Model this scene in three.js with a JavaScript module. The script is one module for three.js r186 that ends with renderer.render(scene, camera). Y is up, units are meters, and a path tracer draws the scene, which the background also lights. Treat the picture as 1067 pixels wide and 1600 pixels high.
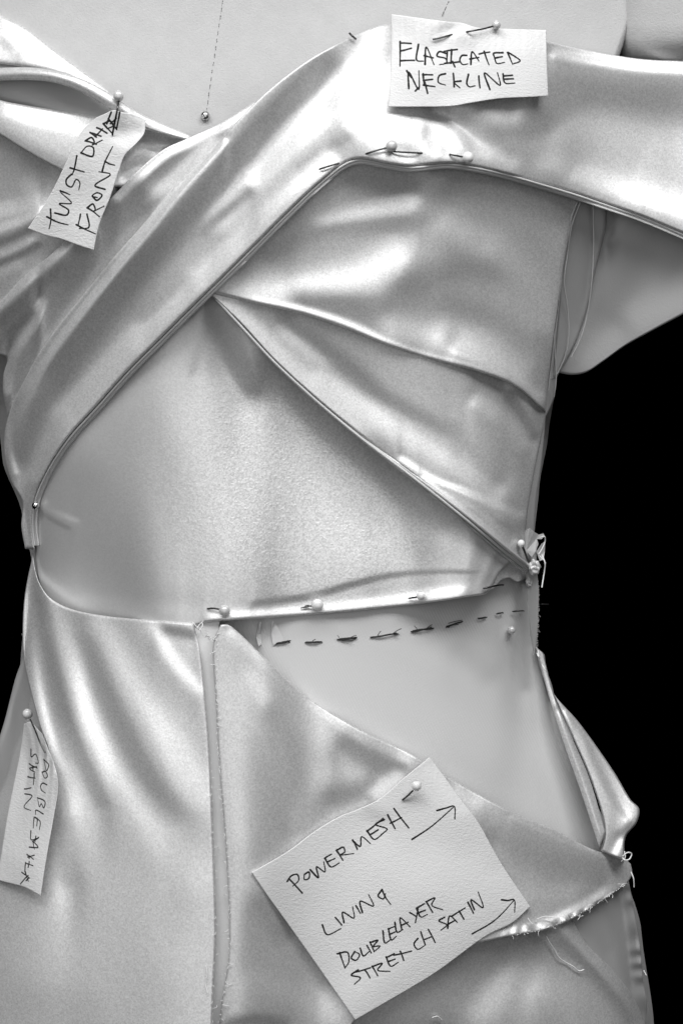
import * as THREE from 'three';
import { mergeGeometries } from 'three/addons/utils/BufferGeometryUtils.js';

// ---------------------------------------------------------------- camera, light, exposure
const S = 1 / 3000;                 // one unit of drawing (u) is a third of a millimetre
const W = 1067, H = 1600, DIST = 1.15;
const scene = new THREE.Scene();
scene.background = new THREE.Color(0x000000);      // the photograph's plain black studio background
const camera = new THREE.PerspectiveCamera(2 * Math.atan(H * S / 2 / DIST) * 180 / Math.PI, W / H, 0.05, 20);
camera.position.set(0, 0, DIST); camera.lookAt(0, 0, 0);
const renderer = new THREE.WebGLRenderer({ antialias: true });
renderer.setSize(682, 1024);
renderer.toneMapping = THREE.LinearToneMapping;
renderer.toneMappingExposure = 1.07;
renderer.shadowMap.enabled = true;
function areaLight(w, h, i, pos, aim) {
  const l = new THREE.RectAreaLight(0xffffff, i, w, h);
  l.position.set(...pos); l.lookAt(...aim); scene.add(l); return l;
}
areaLight(2.2, 0.5, 8.4, [0.05, 1.15, 0.85], [0, 0, 0]);      // soft box above
areaLight(2.4, 2.4, 1.0, [0, 0.3, 2.6], [0, 0, 0]);            // room light behind the camera
areaLight(0.5, 0.9, 0.9, [-1.2, 0.3, 0.8], [0, 0, 0]);          // weak light from one side

// ---------------------------------------------------------------- helpers
let seed = 12345;
const rnd = () => { seed = (seed * 1664525 + 1013904223) >>> 0; return seed / 4294967296; };
const lerp = (a, b, t) => a + (b - a) * t, clamp = (x, a, b) => Math.max(a, Math.min(b, x));
const sstep = (a, b, x) => { const t = clamp((x - a) / (b - a), 0, 1); return t * t * (3 - 2 * t); };
const lin = (g) => { g /= 255; return g <= 0.04045 ? g / 12.92 : Math.pow((g + 0.055) / 1.055, 2.4); };
const gray = (v) => new THREE.Color().setRGB(v, v, v);
const pts = (s) => s.trim().split(/\s+/).map((q) => q.split(',').map(Number));
// world point of sheet position (x right, y down) at height z, all in u
function P(x, y, z) { const f = (DIST - z * S) / DIST; return new THREE.Vector3((x - W / 2) * S * f, (H / 2 - y) * S * f, z * S); }
function spline(p, n) {            // Catmull-Rom through 2-D points, n samples evenly spaced by length
  const q = [];
  for (let i = 0; i < p.length - 1; i++) {
    const a = p[Math.max(0, i - 1)], b = p[i], c = p[i + 1], d = p[Math.min(p.length - 1, i + 2)];
    const m = 14;
    const t0 = 0, d1 = Math.sqrt(Math.hypot(b[0] - a[0], b[1] - a[1])) || 1e-3, d2 = Math.sqrt(Math.hypot(c[0] - b[0], c[1] - b[1])) || 1e-3, d3 = Math.sqrt(Math.hypot(d[0] - c[0], d[1] - c[1])) || 1e-3;
    for (let k = 0; k < m; k++) {
      const t = k / m, r = [];
      for (let e = 0; e < 2; e++) {
        let m1 = d1 > 0.01 ? (b[e] - a[e]) / d1 - (c[e] - a[e]) / (d1 + d2) + (c[e] - b[e]) / d2 : (c[e] - b[e]) / d2;
        let m2 = d3 > 0.01 ? (c[e] - b[e]) / d2 - (d[e] - b[e]) / (d2 + d3) + (d[e] - c[e]) / d3 : (c[e] - b[e]) / d2;
        m1 *= d2; m2 *= d2;
        r[e] = (2 * b[e] - 2 * c[e] + m1 + m2) * t * t * t + (-3 * b[e] + 3 * c[e] - 2 * m1 - m2) * t * t + m1 * t + b[e];
      }
      q.push(r);
    }
  }
  q.push(p[p.length - 1].slice());
  if (!n) return q;
  const L = [0];
  for (let i = 1; i < q.length; i++) L.push(L[i - 1] + Math.hypot(q[i][0] - q[i - 1][0], q[i][1] - q[i - 1][1]));
  const out = []; let k = 0;
  for (let i = 0; i < n; i++) {
    const s = L[L.length - 1] * i / (n - 1);
    while (k < L.length - 2 && L[k + 1] < s) k++;
    const t = (s - L[k]) / ((L[k + 1] - L[k]) || 1);
    out.push([lerp(q[k][0], q[k + 1][0], t), lerp(q[k][1], q[k + 1][1], t)]);
  }
  return out;
}
const plen = (p) => { const q = spline(p); let l = 0; for (let i = 1; i < q.length; i++) l += Math.hypot(q[i][0] - q[i - 1][0], q[i][1] - q[i - 1][1]); return l; };

// ---------------------------------------------------------------- the dress form's body: height of its front at (x, y)
const tab = (s) => { const p = pts(s); return (y) => { if (y <= p[0][0]) return p[0][1]; for (let i = 1; i < p.length; i++) if (y <= p[i][0]) { const t = (y - p[i - 1][0]) / (p[i][0] - p[i - 1][0]); return lerp(p[i - 1][1], p[i][1], t * t * (3 - 2 * t) * 0.5 + t * 0.5); } return p[p.length - 1][1]; }; };
const bodyL = tab('-200,-200 300,-190 480,-130 560,-34 640,-8 720,0 800,30 880,46 960,34 1040,28 1120,8 1200,-20 1300,-60 1450,-100 1800,-150');
const bodyR = tab('-200,1130 100,1100 260,1010 400,915 500,885 600,872 680,860 760,846 840,838 920,838 1000,840 1080,868 1160,900 1240,930 1320,965 1450,1005 1600,1025 1800,1040');
const bodyZ = tab('-200,-40 0,0 150,24 300,30 450,12 600,-10 750,-30 900,-36 1000,-24 1150,0 1300,16 1500,22 1800,18');
const bodyD = tab('-200,250 300,250 600,240 900,235 1200,270 1800,290');
const gauss = (x, y, cx, cy, sx, sy) => Math.exp(-((x - cx) ** 2 / (sx * sx) + (y - cy) ** 2 / (sy * sy)));
function bodyFront(x, y) {
  const l = bodyL(y), r = bodyR(y), t = clamp(Math.abs((x - (l + r) / 2) / ((r - l) / 2)), 0, 0.975);
  const d = bodyD(y);
  let z = bodyZ(y) - d + d * Math.pow(1 - Math.pow(t, 2.3), 1 / 2.3);
  z += 62 * gauss(x, y, 640, 320, 210, 210) + 55 * gauss(x, y, 120, 330, 200, 200);
  return z;
}
function body(x, y) {                // with the upper arm beside it
  let z = bodyFront(x, y);
  const a = sstep(800, 1040, x) * (1 - sstep(420, 640, y));
  const q = -70 - 0.00045 * (x - 1040) ** 2;
  return a > 0 ? lerp(z, (z + q + Math.hypot(z - q, 110)) / 2 - 20, a) : z;
}

// ---------------------------------------------------------------- height grid: every sheet laid so far
const G = 2.5, GX0 = -60, GY0 = -60, GW = Math.ceil((W + 120) / G), GH = Math.ceil((H + 120) / G);
const laid = new Float32Array(GW * GH).fill(-1e9);
function surf(x, y) {                // top of what is laid at (x, y)
  const i = clamp(Math.round((x - GX0) / G), 1, GW - 2), j = clamp(Math.round((y - GY0) / G), 1, GH - 2);
  let m = -1e9; for (let b = -1; b <= 1; b++) for (let a = -1; a <= 1; a++) m = Math.max(m, laid[(j + b) * GW + i + a]);
  return m > -1e8 ? m : body(x, y);
}

// Folds. A line "lean width: points" tells how steeply the cloth leans back along that line (up to 255, level at 160,
// down to 60 where it overhangs); the folds are the smoothest cloth that leans so.
const LEANS = pts('60,-1 83,-0.95 95,-0.8 111,-0.6 122,-0.5 135,-0.4 146,-0.3 159,-0.2 172,-0.1 183,0 198,0.1 213,0.2 227,0.3 239,0.4 248,0.48 256,0.56');
const leanOf = (g) => { for (let i = 1; i < LEANS.length; i++) if (g <= LEANS[i][0]) return lerp(LEANS[i - 1][1], LEANS[i][1], (g - LEANS[i - 1][0]) / (LEANS[i][0] - LEANS[i - 1][0])); return 0.52; };
function leans(x0, y0, nx, ny, base, text) {
  const s = new Float32Array(nx * ny).fill(base);
  for (const line of text.trim().split('\n')) {
    if (!line.trim()) continue;
    const [head, tail] = line.split(':'), [tone, wid, str] = head.trim().split(/\s+/);
    const [w0, w1] = wid.split('-').map(Number), T = +tone, A = str ? +str : 1;
    const p = pts(tail), q = p.length > 2 ? spline(p) : p.length === 1 ? [p[0], [p[0][0] + 0.1, p[0][1]]] : [p[0], [lerp(p[0][0], p[1][0], 0.5), lerp(p[0][1], p[1][1], 0.5)], p[1]];
    const best = new Map();
    for (let k = 0; k < q.length - 1; k++) {
      const [ax, ay] = q[k], [bx, by] = q[k + 1], u = k / (q.length - 1), w = w1 ? lerp(w0, w1, u) : w0, R = w * 2.1 + 1;
      const i0 = Math.max(0, Math.floor((Math.min(ax, bx) - R - x0) / G)), i1 = Math.min(nx - 1, Math.ceil((Math.max(ax, bx) + R - x0) / G));
      const j0 = Math.max(0, Math.floor((Math.min(ay, by) - R - y0) / G)), j1 = Math.min(ny - 1, Math.ceil((Math.max(ay, by) + R - y0) / G));
      const l2 = (bx - ax) ** 2 + (by - ay) ** 2 || 1;
      for (let j = j0; j <= j1; j++) for (let i = i0; i <= i1; i++) {
        const px = x0 + i * G, py = y0 + j * G, t = clamp(((px - ax) * (bx - ax) + (py - ay) * (by - ay)) / l2, 0, 1);
        const d = Math.hypot(px - ax - t * (bx - ax), py - ay - t * (by - ay)) / w, a = Math.exp(-Math.pow(d, 2.4));
        if (a < 0.004) continue;
        const n = j * nx + i, o = best.get(n); if (o === undefined || a > o) best.set(n, a);
      }
    }
    for (const [n, a] of best) s[n] = lerp(s[n], T, a * A);
  }
  for (let n = 0; n < s.length; n++) s[n] = leanOf(s[n]);
  return s;
}
// the smoothest cloth near zb that leans so: coarse to fine relaxation
function folds(s, zb, nx, ny, opt) {
  const eps = opt.eps ?? 0.03, mu = 1 / (opt.reach ?? 220) ** 2;
  let h = null, hx = 0, hy = 0;
  for (const f of [8, 4, 2, 1]) {
    const mx = Math.ceil(nx / f) + 1, my = Math.ceil(ny / f) + 1, g = G * f, t = new Float32Array(mx * my), v = new Float32Array(mx * my), b = new Float32Array(mx * my);
    for (let j = 0; j < my; j++) for (let i = 0; i < mx; i++) {
      let sum = 0, sb = 0;
      for (let q = 0; q < f; q++) for (let a = 0; a < f; a++) { const ii = Math.min(nx - 1, i * f + a), jj = Math.min(ny - 1, j * f + q), n = jj * nx + ii; sum += s[n]; sb += zb[n]; }
      const n = j * mx + i, c = f * f; t[n] = sum / c * g; b[n] = sb / c; v[n] = b[n];
      if (h) { const gx = Math.min(i / 2, hx - 1.001), gy = Math.min(j / 2, hy - 1.001), ix = Math.floor(gx), iy = Math.floor(gy), fx = gx - ix, fy = gy - iy, o = iy * hx + ix; v[n] = lerp(lerp(h[o], h[o + 1], fx), lerp(h[o + hx], h[o + hx + 1], fx), fy); }
    }
    const m2 = mu * g * g, it = f === 1 ? 70 : f === 2 ? 120 : 300, om = f === 8 ? 1.85 : 1.75;
    for (let k = 0; k < it; k++) for (let c = 0; c < 2; c++) for (let j = 0; j < my; j++) for (let i = (j + c) & 1; i < mx; i += 2) {
      const n = j * mx + i; let num = m2 * b[n], den = m2;
      if (j > 0) { num += v[n - mx] + t[n - mx]; den++; }
      if (j < my - 1) { num += v[n + mx] - t[n]; den++; }
      if (i > 0) { num += eps * (v[n - 1] + b[n] - b[n - 1]); den += eps; }
      if (i < mx - 1) { num += eps * (v[n + 1] + b[n] - b[n + 1]); den += eps; }
      v[n] += om * (num / den - v[n]);
    }
    h = v; hx = mx; hy = my;
  }
  const z = new Float32Array(nx * ny);
  for (let j = 0; j < ny; j++) for (let i = 0; i < nx; i++) z[j * nx + i] = h[j * hx + i];
  return z;
}
function maxBlur(d, nx, ny, r) {     // a smooth cover that is nowhere lower than d
  let a = d.slice(), b = new Float32Array(nx * ny);
  const pass = (src, dst, dx, rr, mode) => { const n1 = dx ? nx : ny, n2 = dx ? ny : nx, st = dx ? 1 : nx, sl = dx ? nx : 1; for (let j = 0; j < n2; j++) { let sum = 0; if (mode) for (let k = -rr; k <= rr; k++) sum += src[clamp(k, 0, n1 - 1) * st + j * sl]; for (let i = 0; i < n1; i++) { if (mode) { dst[i * st + j * sl] = sum / (2 * rr + 1); sum += src[Math.min(n1 - 1, i + rr + 1) * st + j * sl] - src[Math.max(0, i - rr) * st + j * sl]; } else { let m = -1e9; for (let k = Math.max(0, i - rr); k <= Math.min(n1 - 1, i + rr); k++) { const q = src[k * st + j * sl]; if (q > m) m = q; } dst[i * st + j * sl] = m; } } } };
  pass(a, b, 1, r, 0); pass(b, a, 0, r, 0);
  const h = Math.floor(r / 2);
  for (let k = 0; k < 2; k++) { pass(a, b, 1, h, 1); pass(b, a, 0, h, 1); }
  return a;
}
function inside(poly, x, y) { let c = false; for (let i = 0, j = poly.length - 1; i < poly.length; j = i++) if ((poly[i][1] > y) !== (poly[j][1] > y) && x < (poly[j][0] - poly[i][0]) * (y - poly[i][1]) / (poly[j][1] - poly[i][1]) + poly[i][0]) c = !c; return c; }
// A sheet of cloth or paper between four edge curves, laid over everything laid before.
const edgeSteps = [0, 0.6, 1.4, 2.4, 3.6, 5];
function steps(len, cell, roll) {     // positions along 0..1, closer together at both ends
  const e = roll ? edgeSteps.map((q) => q * roll / 5 / len) : [0], n = Math.max(3, Math.ceil(len / cell)), out = [...e], a = e[e.length - 1];
  if (a > 0.4) { const o = []; for (let i = 0; i <= 8; i++) o.push(i / 8); return o; }
  for (let i = 1; i < n; i++) out.push(lerp(a, 1 - a, i / n));
  for (let k = e.length - 1; k >= 0; k--) out.push(1 - e[k]);
  return out;
}
const DEBUG = false;
function sheet(spec, name) {
  const o = Object.assign({ level: 163, lean: '', gap: 3, roll: 5, drop: 5, hem: 14, cell: 2.6, base: body, lift: 0, closed: 'nsew' }, spec);
  const N = pts(o.n), Sx = pts(o.s), Wx = o.w ? pts(o.w) : [N[0], Sx[0]], E = o.e ? pts(o.e) : [N[N.length - 1], Sx[Sx.length - 1]];
  const lu = Math.max(plen(N), plen(Sx)), lv = Math.max(plen(Wx), plen(E)), K = 400;
  const cn = spline(N, K), cs = spline(Sx, K), cw = spline(Wx, K), ce = spline(E, K);
  const at = (c, t) => { const f = t * (K - 1), i = Math.min(K - 2, Math.floor(f)), q = f - i; return [lerp(c[i][0], c[i + 1][0], q), lerp(c[i][1], c[i + 1][1], q)]; };
  const coons = (u, v) => {
    const a = at(cn, u), b = at(cs, u), c = at(cw, v), d = at(ce, v), r = [];
    for (let e = 0; e < 2; e++) r[e] = (1 - v) * a[e] + v * b[e] + (1 - u) * c[e] + u * d[e] - ((1 - u) * (1 - v) * cn[0][e] + u * (1 - v) * cn[K - 1][e] + (1 - u) * v * cs[0][e] + u * v * cs[K - 1][e]);
    return r;
  };
  const poly = []; for (let i = 0; i < 60; i++) poly.push(at(cn, i / 60)); for (let i = 0; i < 60; i++) poly.push(at(ce, i / 60)); for (let i = 60; i > 0; i--) poly.push(at(cs, i / 60)); for (let i = 60; i > 0; i--) poly.push(at(cw, i / 60));
  let x0 = 1e9, x1 = -1e9, y0 = 1e9, y1 = -1e9; for (const [x, y] of poly) { x0 = Math.min(x0, x); x1 = Math.max(x1, x); y0 = Math.min(y0, y); y1 = Math.max(y1, y); }
  x0 -= 15; y0 -= 15; const nx = Math.ceil((x1 + 15 - x0) / G) + 1, ny = Math.ceil((y1 + 15 - y0) / G) + 1;
  const floor = new Float32Array(nx * ny).fill(-1e9);
  for (let j = 0; j < ny; j++) for (let i = 0; i < nx; i++) {
    const x = x0 + i * G, y = y0 + j * G, gi = Math.round((x - GX0) / G), gj = Math.round((y - GY0) / G);
    if (gi >= 0 && gj >= 0 && gi < GW && gj < GH && inside(poly, x, y)) floor[j * nx + i] = laid[gj * GW + gi] + o.gap;
  }
  const ls = leans(x0, y0, nx, ny, o.level, o.lean), zb = new Float32Array(nx * ny), df = new Float32Array(nx * ny);
  for (let j = 0; j < ny; j++) for (let i = 0; i < nx; i++) zb[j * nx + i] = o.base(x0 + i * G, y0 + j * G) + (typeof o.lift === 'function' ? o.lift(x0 + i * G, y0 + j * G) : o.lift);
  let zg;
  for (let k = 0; k < 6; k++) {        // lay it, see where it would sink into what lies below, raise it there, lay it again
    zg = folds(ls, zb, nx, ny, o);
    let worst = 0; for (let n = 0; n < zg.length; n++) { df[n] = Math.max(0, floor[n] - zg[n]); worst = Math.max(worst, df[n]); }
    if (worst < 0.3) break;
    const d = maxBlur(df, nx, ny, [30, 26, 22, 18, 14, o.soft ?? 9][k]), dst = k < 5 ? zb : zg; for (let n = 0; n < zg.length; n++) dst[n] += d[n] * (k < 5 ? 1.3 : 1);
    if (DEBUG) { let m = 0, at = 0; for (let n = 0; n < df.length; n++) if (df[n] > m) { m = df[n]; at = n; } console.log(name, k, worst.toFixed(1), x0 + (at % nx) * G, y0 + Math.floor(at / nx) * G); }
  }
  const zAt = (x, y) => { const gx = clamp((x - x0) / G, 0, nx - 1.001), gy = clamp((y - y0) / G, 0, ny - 1.001), i = Math.floor(gx), j = Math.floor(gy), fx = gx - i, fy = gy - j, n = j * nx + i; return lerp(lerp(zg[n], zg[n + 1], fx), lerp(zg[n + nx], zg[n + nx + 1], fx), fy); };
  const us = steps(lu, o.cell, o.roll), vs = steps(lv, o.cell, o.roll), nu = us.length, nv = vs.length;
  const pos = [], uv = [], idx = [], XY = [];
  const rn = o.rollN ?? o.roll, dn = o.dropN ?? o.drop, rollOff = (d, r, t) => { const q = clamp(1 - d / r, 0, 1); return t * (1 - Math.sqrt(Math.max(0, 1 - q * q))); };
  for (let j = 0; j < nv; j++) for (let i = 0; i < nu; i++) {
    let [x, y] = coons(us[i], vs[j]); let z = zAt(x, y);
    const gi = Math.round((x - GX0) / G), gj = Math.round((y - GY0) / G);
    for (let b = -1; b <= 1; b++) for (let a = -1; a <= 1; a++) { const ii = gi + a, jj = gj + b; if (!o.free && ii >= 0 && jj >= 0 && ii < GW && jj < GH) laid[jj * GW + ii] = Math.max(laid[jj * GW + ii], z); }
    if (o.roll) {
      const here = (q, sd) => o.closed.includes(sd) ? q : 1e9;
      const lenV = Math.hypot(at(cn, us[i])[0] - at(cs, us[i])[0], at(cn, us[i])[1] - at(cs, us[i])[1]), lenU = Math.hypot(at(cw, vs[j])[0] - at(ce, vs[j])[0], at(cw, vs[j])[1] - at(ce, vs[j])[1]);
      z -= Math.max(rollOff(Math.min(here(us[i] * lenU, 'w'), here((1 - us[i]) * lenU, 'e'), here((1 - vs[j]) * lenV, 's')), o.roll, o.drop), rollOff(here(vs[j] * lenV, 'n'), rn, dn));
    }
    if (o.extra) z += o.extra(x, y, us[i], vs[j]);
    const p = P(x, y, z); pos.push(p.x, p.y, p.z); uv.push(p.x, p.y); XY.push([x, y, z]);
  }
  for (let j = 0; j < nv - 1; j++) for (let i = 0; i < nu - 1; i++) { const a = j * nu + i, b = a + 1, c = a + nu, d = c + 1; idx.push(a, c, b, b, c, d); }
  // the turned-under edge: the cloth goes round its border and back below itself
  const ring = []; for (let i = 0; i < nu; i++) ring.push(i); for (let j = 1; j < nv; j++) ring.push(j * nu + nu - 1); for (let i = nu - 2; i >= 0; i--) ring.push((nv - 1) * nu + i); for (let j = nv - 2; j > 0; j--) ring.push(j * nu);
  const first = pos.length / 3; let cx = 0, cy = 0; for (const n of ring) { cx += XY[n][0] / ring.length; cy += XY[n][1] / ring.length; }
  for (const n of ring) { const [x, y, z] = XY[n], l = Math.hypot(cx - x, cy - y) || 1, p = P(x + (cx - x) / l * 0.8, y + (cy - y) / l * 0.8, z - o.hem); pos.push(p.x, p.y, p.z); uv.push(p.x, p.y); }
  for (let k = 0; k < ring.length; k++) { const a = ring[k], b = ring[(k + 1) % ring.length], c = first + k, d = first + (k + 1) % ring.length; idx.push(a, b, c, b, d, c); }
  const g = new THREE.BufferGeometry();
  g.setAttribute('position', new THREE.Float32BufferAttribute(pos, 3)); g.setAttribute('uv', new THREE.Float32BufferAttribute(uv, 2)); g.setIndex(idx);
  g.computeVertexNormals();
  return g;
}
const numbers = {};
function put(name, geo, mat, parent) {
  const m = new THREE.Mesh(geo, mat); m.name = name; m.castShadow = m.receiveShadow = true;
  if (parent !== scene) {} else if (numbers[name] === undefined) numbers[name] = 0; else m.name = name + '_' + String(++numbers[name]).padStart(3, '0');
  parent.add(m); return m;
}
function thing(name, label, category, group) {
  const o = new THREE.Group(); o.name = name;
  if (numbers[name] === undefined) numbers[name] = 0; else o.name = name + '_' + String(++numbers[name]).padStart(3, '0');
  o.userData = { label, category }; if (group) o.userData.group = group;
  scene.add(o); return o;
}
// a round strand through sheet points [x, y, height above what is laid there]
function strand(list, r, opt = {}) {
  const v = list.map(([x, y, dz]) => P(x, y, (opt.flat !== undefined ? opt.flat : surf(x, y)) + (dz ?? r)));
  const c = v.length > 2 ? new THREE.CatmullRomCurve3(v, false, 'centripetal') : new THREE.LineCurve3(v[0], v[1]);
  return new THREE.TubeGeometry(c, opt.n ?? Math.max(2, v.length * 5), r * S, opt.sides ?? 6, false);
}

// ---------------------------------------------------------------- materials
function tile(n, f) {
  const d = new Uint8Array(n * n * 4);
  for (let y = 0; y < n; y++) for (let x = 0; x < n; x++) { const q = clamp(Math.round(f(x, y) * 255), 0, 255), o = (y * n + x) * 4; d[o] = d[o + 1] = d[o + 2] = q; d[o + 3] = 255; }
  const t = new THREE.DataTexture(d, n, n); t.wrapS = t.wrapT = THREE.RepeatWrapping; t.magFilter = THREE.LinearFilter; t.minFilter = THREE.LinearFilter; t.needsUpdate = true; return t;
}
function noiseTile(n, px, py) {      // seamless value noise with cells of px by py texels
  const w = Math.round(n / px), h = Math.round(n / py), v = new Float32Array(w * h); for (let i = 0; i < v.length; i++) v[i] = rnd();
  return (x, y) => { const gx = x / n * w, gy = y / n * h, i = Math.floor(gx), j = Math.floor(gy), a = gx - i, b = gy - j, fx = a * a * (3 - 2 * a), fy = b * b * (3 - 2 * b), q = (p, r) => v[((r % h + h) % h) * w + (p % w + w) % w]; return lerp(lerp(q(i, j), q(i + 1, j), fx), lerp(q(i, j + 1), q(i + 1, j + 1), fx), fy); };
}
const sized = (t, metres) => { const c = t.clone(); c.repeat.set(1 / metres, 1 / metres); c.needsUpdate = true; return c; };
const n4 = noiseTile(1024, 5, 4), n8 = noiseTile(1024, 11, 8), n16 = noiseTile(1024, 20, 16), n64 = noiseTile(1024, 64, 64), n3 = noiseTile(1024, 2.6, 2.6);
const n32 = noiseTile(1024, 3.2, 3.2), n6 = noiseTile(1024, 6.5, 5.5);
const spot = noiseTile(1024, 7, 6), spot2 = noiseTile(1024, 5, 5), dots = (x, y) => Math.pow(spot(x, y), 3) * 1.1;
const grainT = sized(tile(1024, (x, y) => clamp(0.5 * n32(x, y) + 0.5 * dots(x, y), 0, 1)), 0.14);
const fleckT = sized(tile(1024, (x, y) => 0.74 + 0.26 * clamp(1.4 * (0.5 * n32(x, y) + 0.5 * spot2(x, y)) - 0.2, 0, 1)), 0.14);

const fleckCrepeOf = (i, j) => clamp(1.7 * (0.45 * n32(i % 1024, j % 1024) + 0.55 * spot2((i + 200) % 1024, j % 1024)) - 0.35, 0, 1);
// the midriff's grain stands out where the cloth is stretched over the middle and fades towards the side
const stretched = (x, y) => clamp(gauss(x, y, 430, 690, 190, 170) + gauss(x, y, 520, 860, 230, 120), 0, 1) * 0.85 + 0.15;
function panelTile(f) { const w = 2048, h = 1380, d = new Uint8Array(w * h * 4); for (let j = 0; j < h; j++) for (let i = 0; i < w; i++) { const q = clamp(f(i, j, 20 + i / w * 860, 1000 - j / h * 580) * 255, 0, 255), o = (j * w + i) * 4; d[o] = d[o + 1] = d[o + 2] = q; d[o + 3] = 255; } const t = new THREE.DataTexture(d, w, h); t.wrapS = t.wrapT = THREE.RepeatWrapping; t.magFilter = t.minFilter = THREE.LinearFilter; const a = P(20, 1000, -20), b = P(880, 420, -20); t.repeat.set(1 / (b.x - a.x), 1 / (b.y - a.y)); t.offset.set(-a.x / (b.x - a.x), -a.y / (b.y - a.y)); t.needsUpdate = true; return t; }
const crepeT = panelTile((i, j, x, y) => stretched(x, y) * clamp(0.3 * n32(i % 1024, j % 1024) + 0.9 * dots((i + 300) % 1024, (j + 512) % 1024), 0, 1));
const knitT = sized(tile(512, (x, y) => { const a = 0.5 + 0.5 * Math.sin((x + y * 0.5) * Math.PI * 2 / 16), b = 0.5 + 0.5 * Math.sin((x * 0.5 - y) * Math.PI * 2 / 16); return 0.55 * a + 0.2 * b + 0.25 * n4(x, y); }), 0.05);
const canvasT = sized(tile(512, (x, y) => 0.3 * n3(x * 2, y * 2) + 0.35 * n4(x * 2, y * 2) + 0.35 * n8(x * 2, y * 2)), 0.08);
const paperW = noiseTile(1024, 22, 9), paperW2 = noiseTile(1024, 9, 7);
const paperT = sized(tile(1024, (x, y) => 0.35 * paperW((x + y * 0.5 + 4096) % 1024, y) + 0.4 * paperW2(x, y) + 0.25 * n3(x, y)), 0.075);
const mottleT = sized(tile(512, (x, y) => 0.86 + 0.14 * (0.3 * n3(x * 2, y * 2) + 0.3 * n8(x * 2, y * 2) + 0.4 * n64(x * 2, y * 2))), 0.1); mottleT.colorSpace = THREE.NoColorSpace;
const cloth = (c, rough, metal, bump, scale, more = {}) => new THREE.MeshPhysicalMaterial(Object.assign({ color: gray(c), roughness: rough, metalness: metal, bumpMap: bump, bumpScale: scale, side: THREE.DoubleSide }, more));
const satin = cloth(0.775, 0.46, 0.42, grainT, 0.00004, { map: fleckT });
const fleckCrepeT = panelTile((i, j, x, y) => { const k = stretched(x, y); return 0.7 + 0.3 * lerp(0.55, fleckCrepeOf(i, j), k); });
const satinCrepe = cloth(0.76, 0.43, 0.42, crepeT, 0.00007, { map: fleckCrepeT });
const bindingCloth = cloth(0.62, 0.6, 0.1, grainT, 0.00005);
const satinInner = cloth(0.72, 0.6, 0.1, grainT, 0.00005);
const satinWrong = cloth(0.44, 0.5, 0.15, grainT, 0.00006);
const knit = cloth(0.62, 0.75, 0, knitT, 0.00008);
const canvasCloth = cloth(0.49, 0.9, 0, canvasT, 0.00022, { map: mottleT });
const paperCloth = (map) => cloth(0.74, 0.85, 0, paperT, 0.0002, map ? { map, color: gray(1) } : {});
const gauze = cloth(0.42, 0.5, 0.1, grainT, 0.00005, { transmission: 0.35, thickness: 0 });
const threadDark = cloth(0.025, 0.8, 0, null, 0), threadPale = cloth(0.88, 0.7, 0, null, 0), inkThread = cloth(0.16, 0.8, 0, null, 0);
const steel = new THREE.MeshPhysicalMaterial({ color: gray(0.1), roughness: 0.3, metalness: 1 });
const chrome = new THREE.MeshPhysicalMaterial({ color: gray(0.6), roughness: 0.12, metalness: 1 });
const pearl = new THREE.MeshPhysicalMaterial({ color: gray(0.62), roughness: 0.3, metalness: 0.1, clearcoat: 1, clearcoatRoughness: 0.06 });
const pearlPale = new THREE.MeshPhysicalMaterial({ color: gray(0.82), roughness: 0.3, clearcoat: 1, clearcoatRoughness: 0.08 });

// ---------------------------------------------------------------- dress form
const form = thing('dress_form', 'pale canvas covered dress form torso underneath the pinned satin dress', 'dress form');
{ // torso: a closed shell, its front the body height
  const ys = [], pos = [], uv = [], idx = [], M = 132; for (let y = -150; y <= 1750; y += 12) ys.push(y);
  for (const y of ys) {
    const l = bodyL(y), rr = bodyR(y), arm = 1003 - y * 0.36, r = y < 130 ? Math.min(rr, arm) : lerp(arm, rr, sstep(130, 330, y)), d = bodyD(y), zc = bodyZ(y) - d;
    for (let k = 0; k < M; k++) {
      const a = k / M * 2 * Math.PI, front = a < Math.PI; let x, z;
      if (front) { const t = -Math.cos(a); x = (l + r) / 2 + t * (r - l - lerp(8, 60, sstep(130, 330, y))) / 2; z = bodyFront(x, y) - 2 - 46 * sstep(200, 330, y); const e = sstep(0.988, 1, Math.abs(t)); z = lerp(z, z - 16, e); }
      else { const t = -Math.cos(a); x = (l + r) / 2 + t * (r - l - 8) / 2; z = zc - d * 0.8 * Math.pow(Math.abs(Math.sin(a)), 0.8) - 40; }
      const p = P(x, y, z); pos.push(p.x, p.y, p.z); uv.push(front ? p.x : p.x + 0.4, p.y);
      if (front && y < 260) { const gi = Math.round((x - GX0) / G), gj = Math.round((y - GY0) / G); for (let b = -3; b <= 3; b++) for (let c = -2; c <= 2; c++) { const ii = gi + c, jj = gj + b; if (ii >= 0 && jj >= 0 && ii < GW && jj < GH && laid[jj * GW + ii] < -1e8) laid[jj * GW + ii] = z; } }
    }
  }
  for (let j = 0; j < ys.length - 1; j++) for (let k = 0; k < M; k++) { const a = j * M + k, b = j * M + (k + 1) % M; idx.push(a, a + M, b, b, a + M, b + M); }
  for (const [row, flip] of [[0, 0], [ys.length - 1, 1]]) for (let k = 1; k < M - 1; k++) { const a = row * M; flip ? idx.push(a, a + k + 1, a + k) : idx.push(a, a + k, a + k + 1); }
  const g = new THREE.BufferGeometry(); g.setAttribute('position', new THREE.Float32BufferAttribute(pos, 3)); g.setAttribute('uv', new THREE.Float32BufferAttribute(uv, 2)); g.setIndex(idx); g.computeVertexNormals();
  put('torso', g, canvasCloth, form);
}
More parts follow.
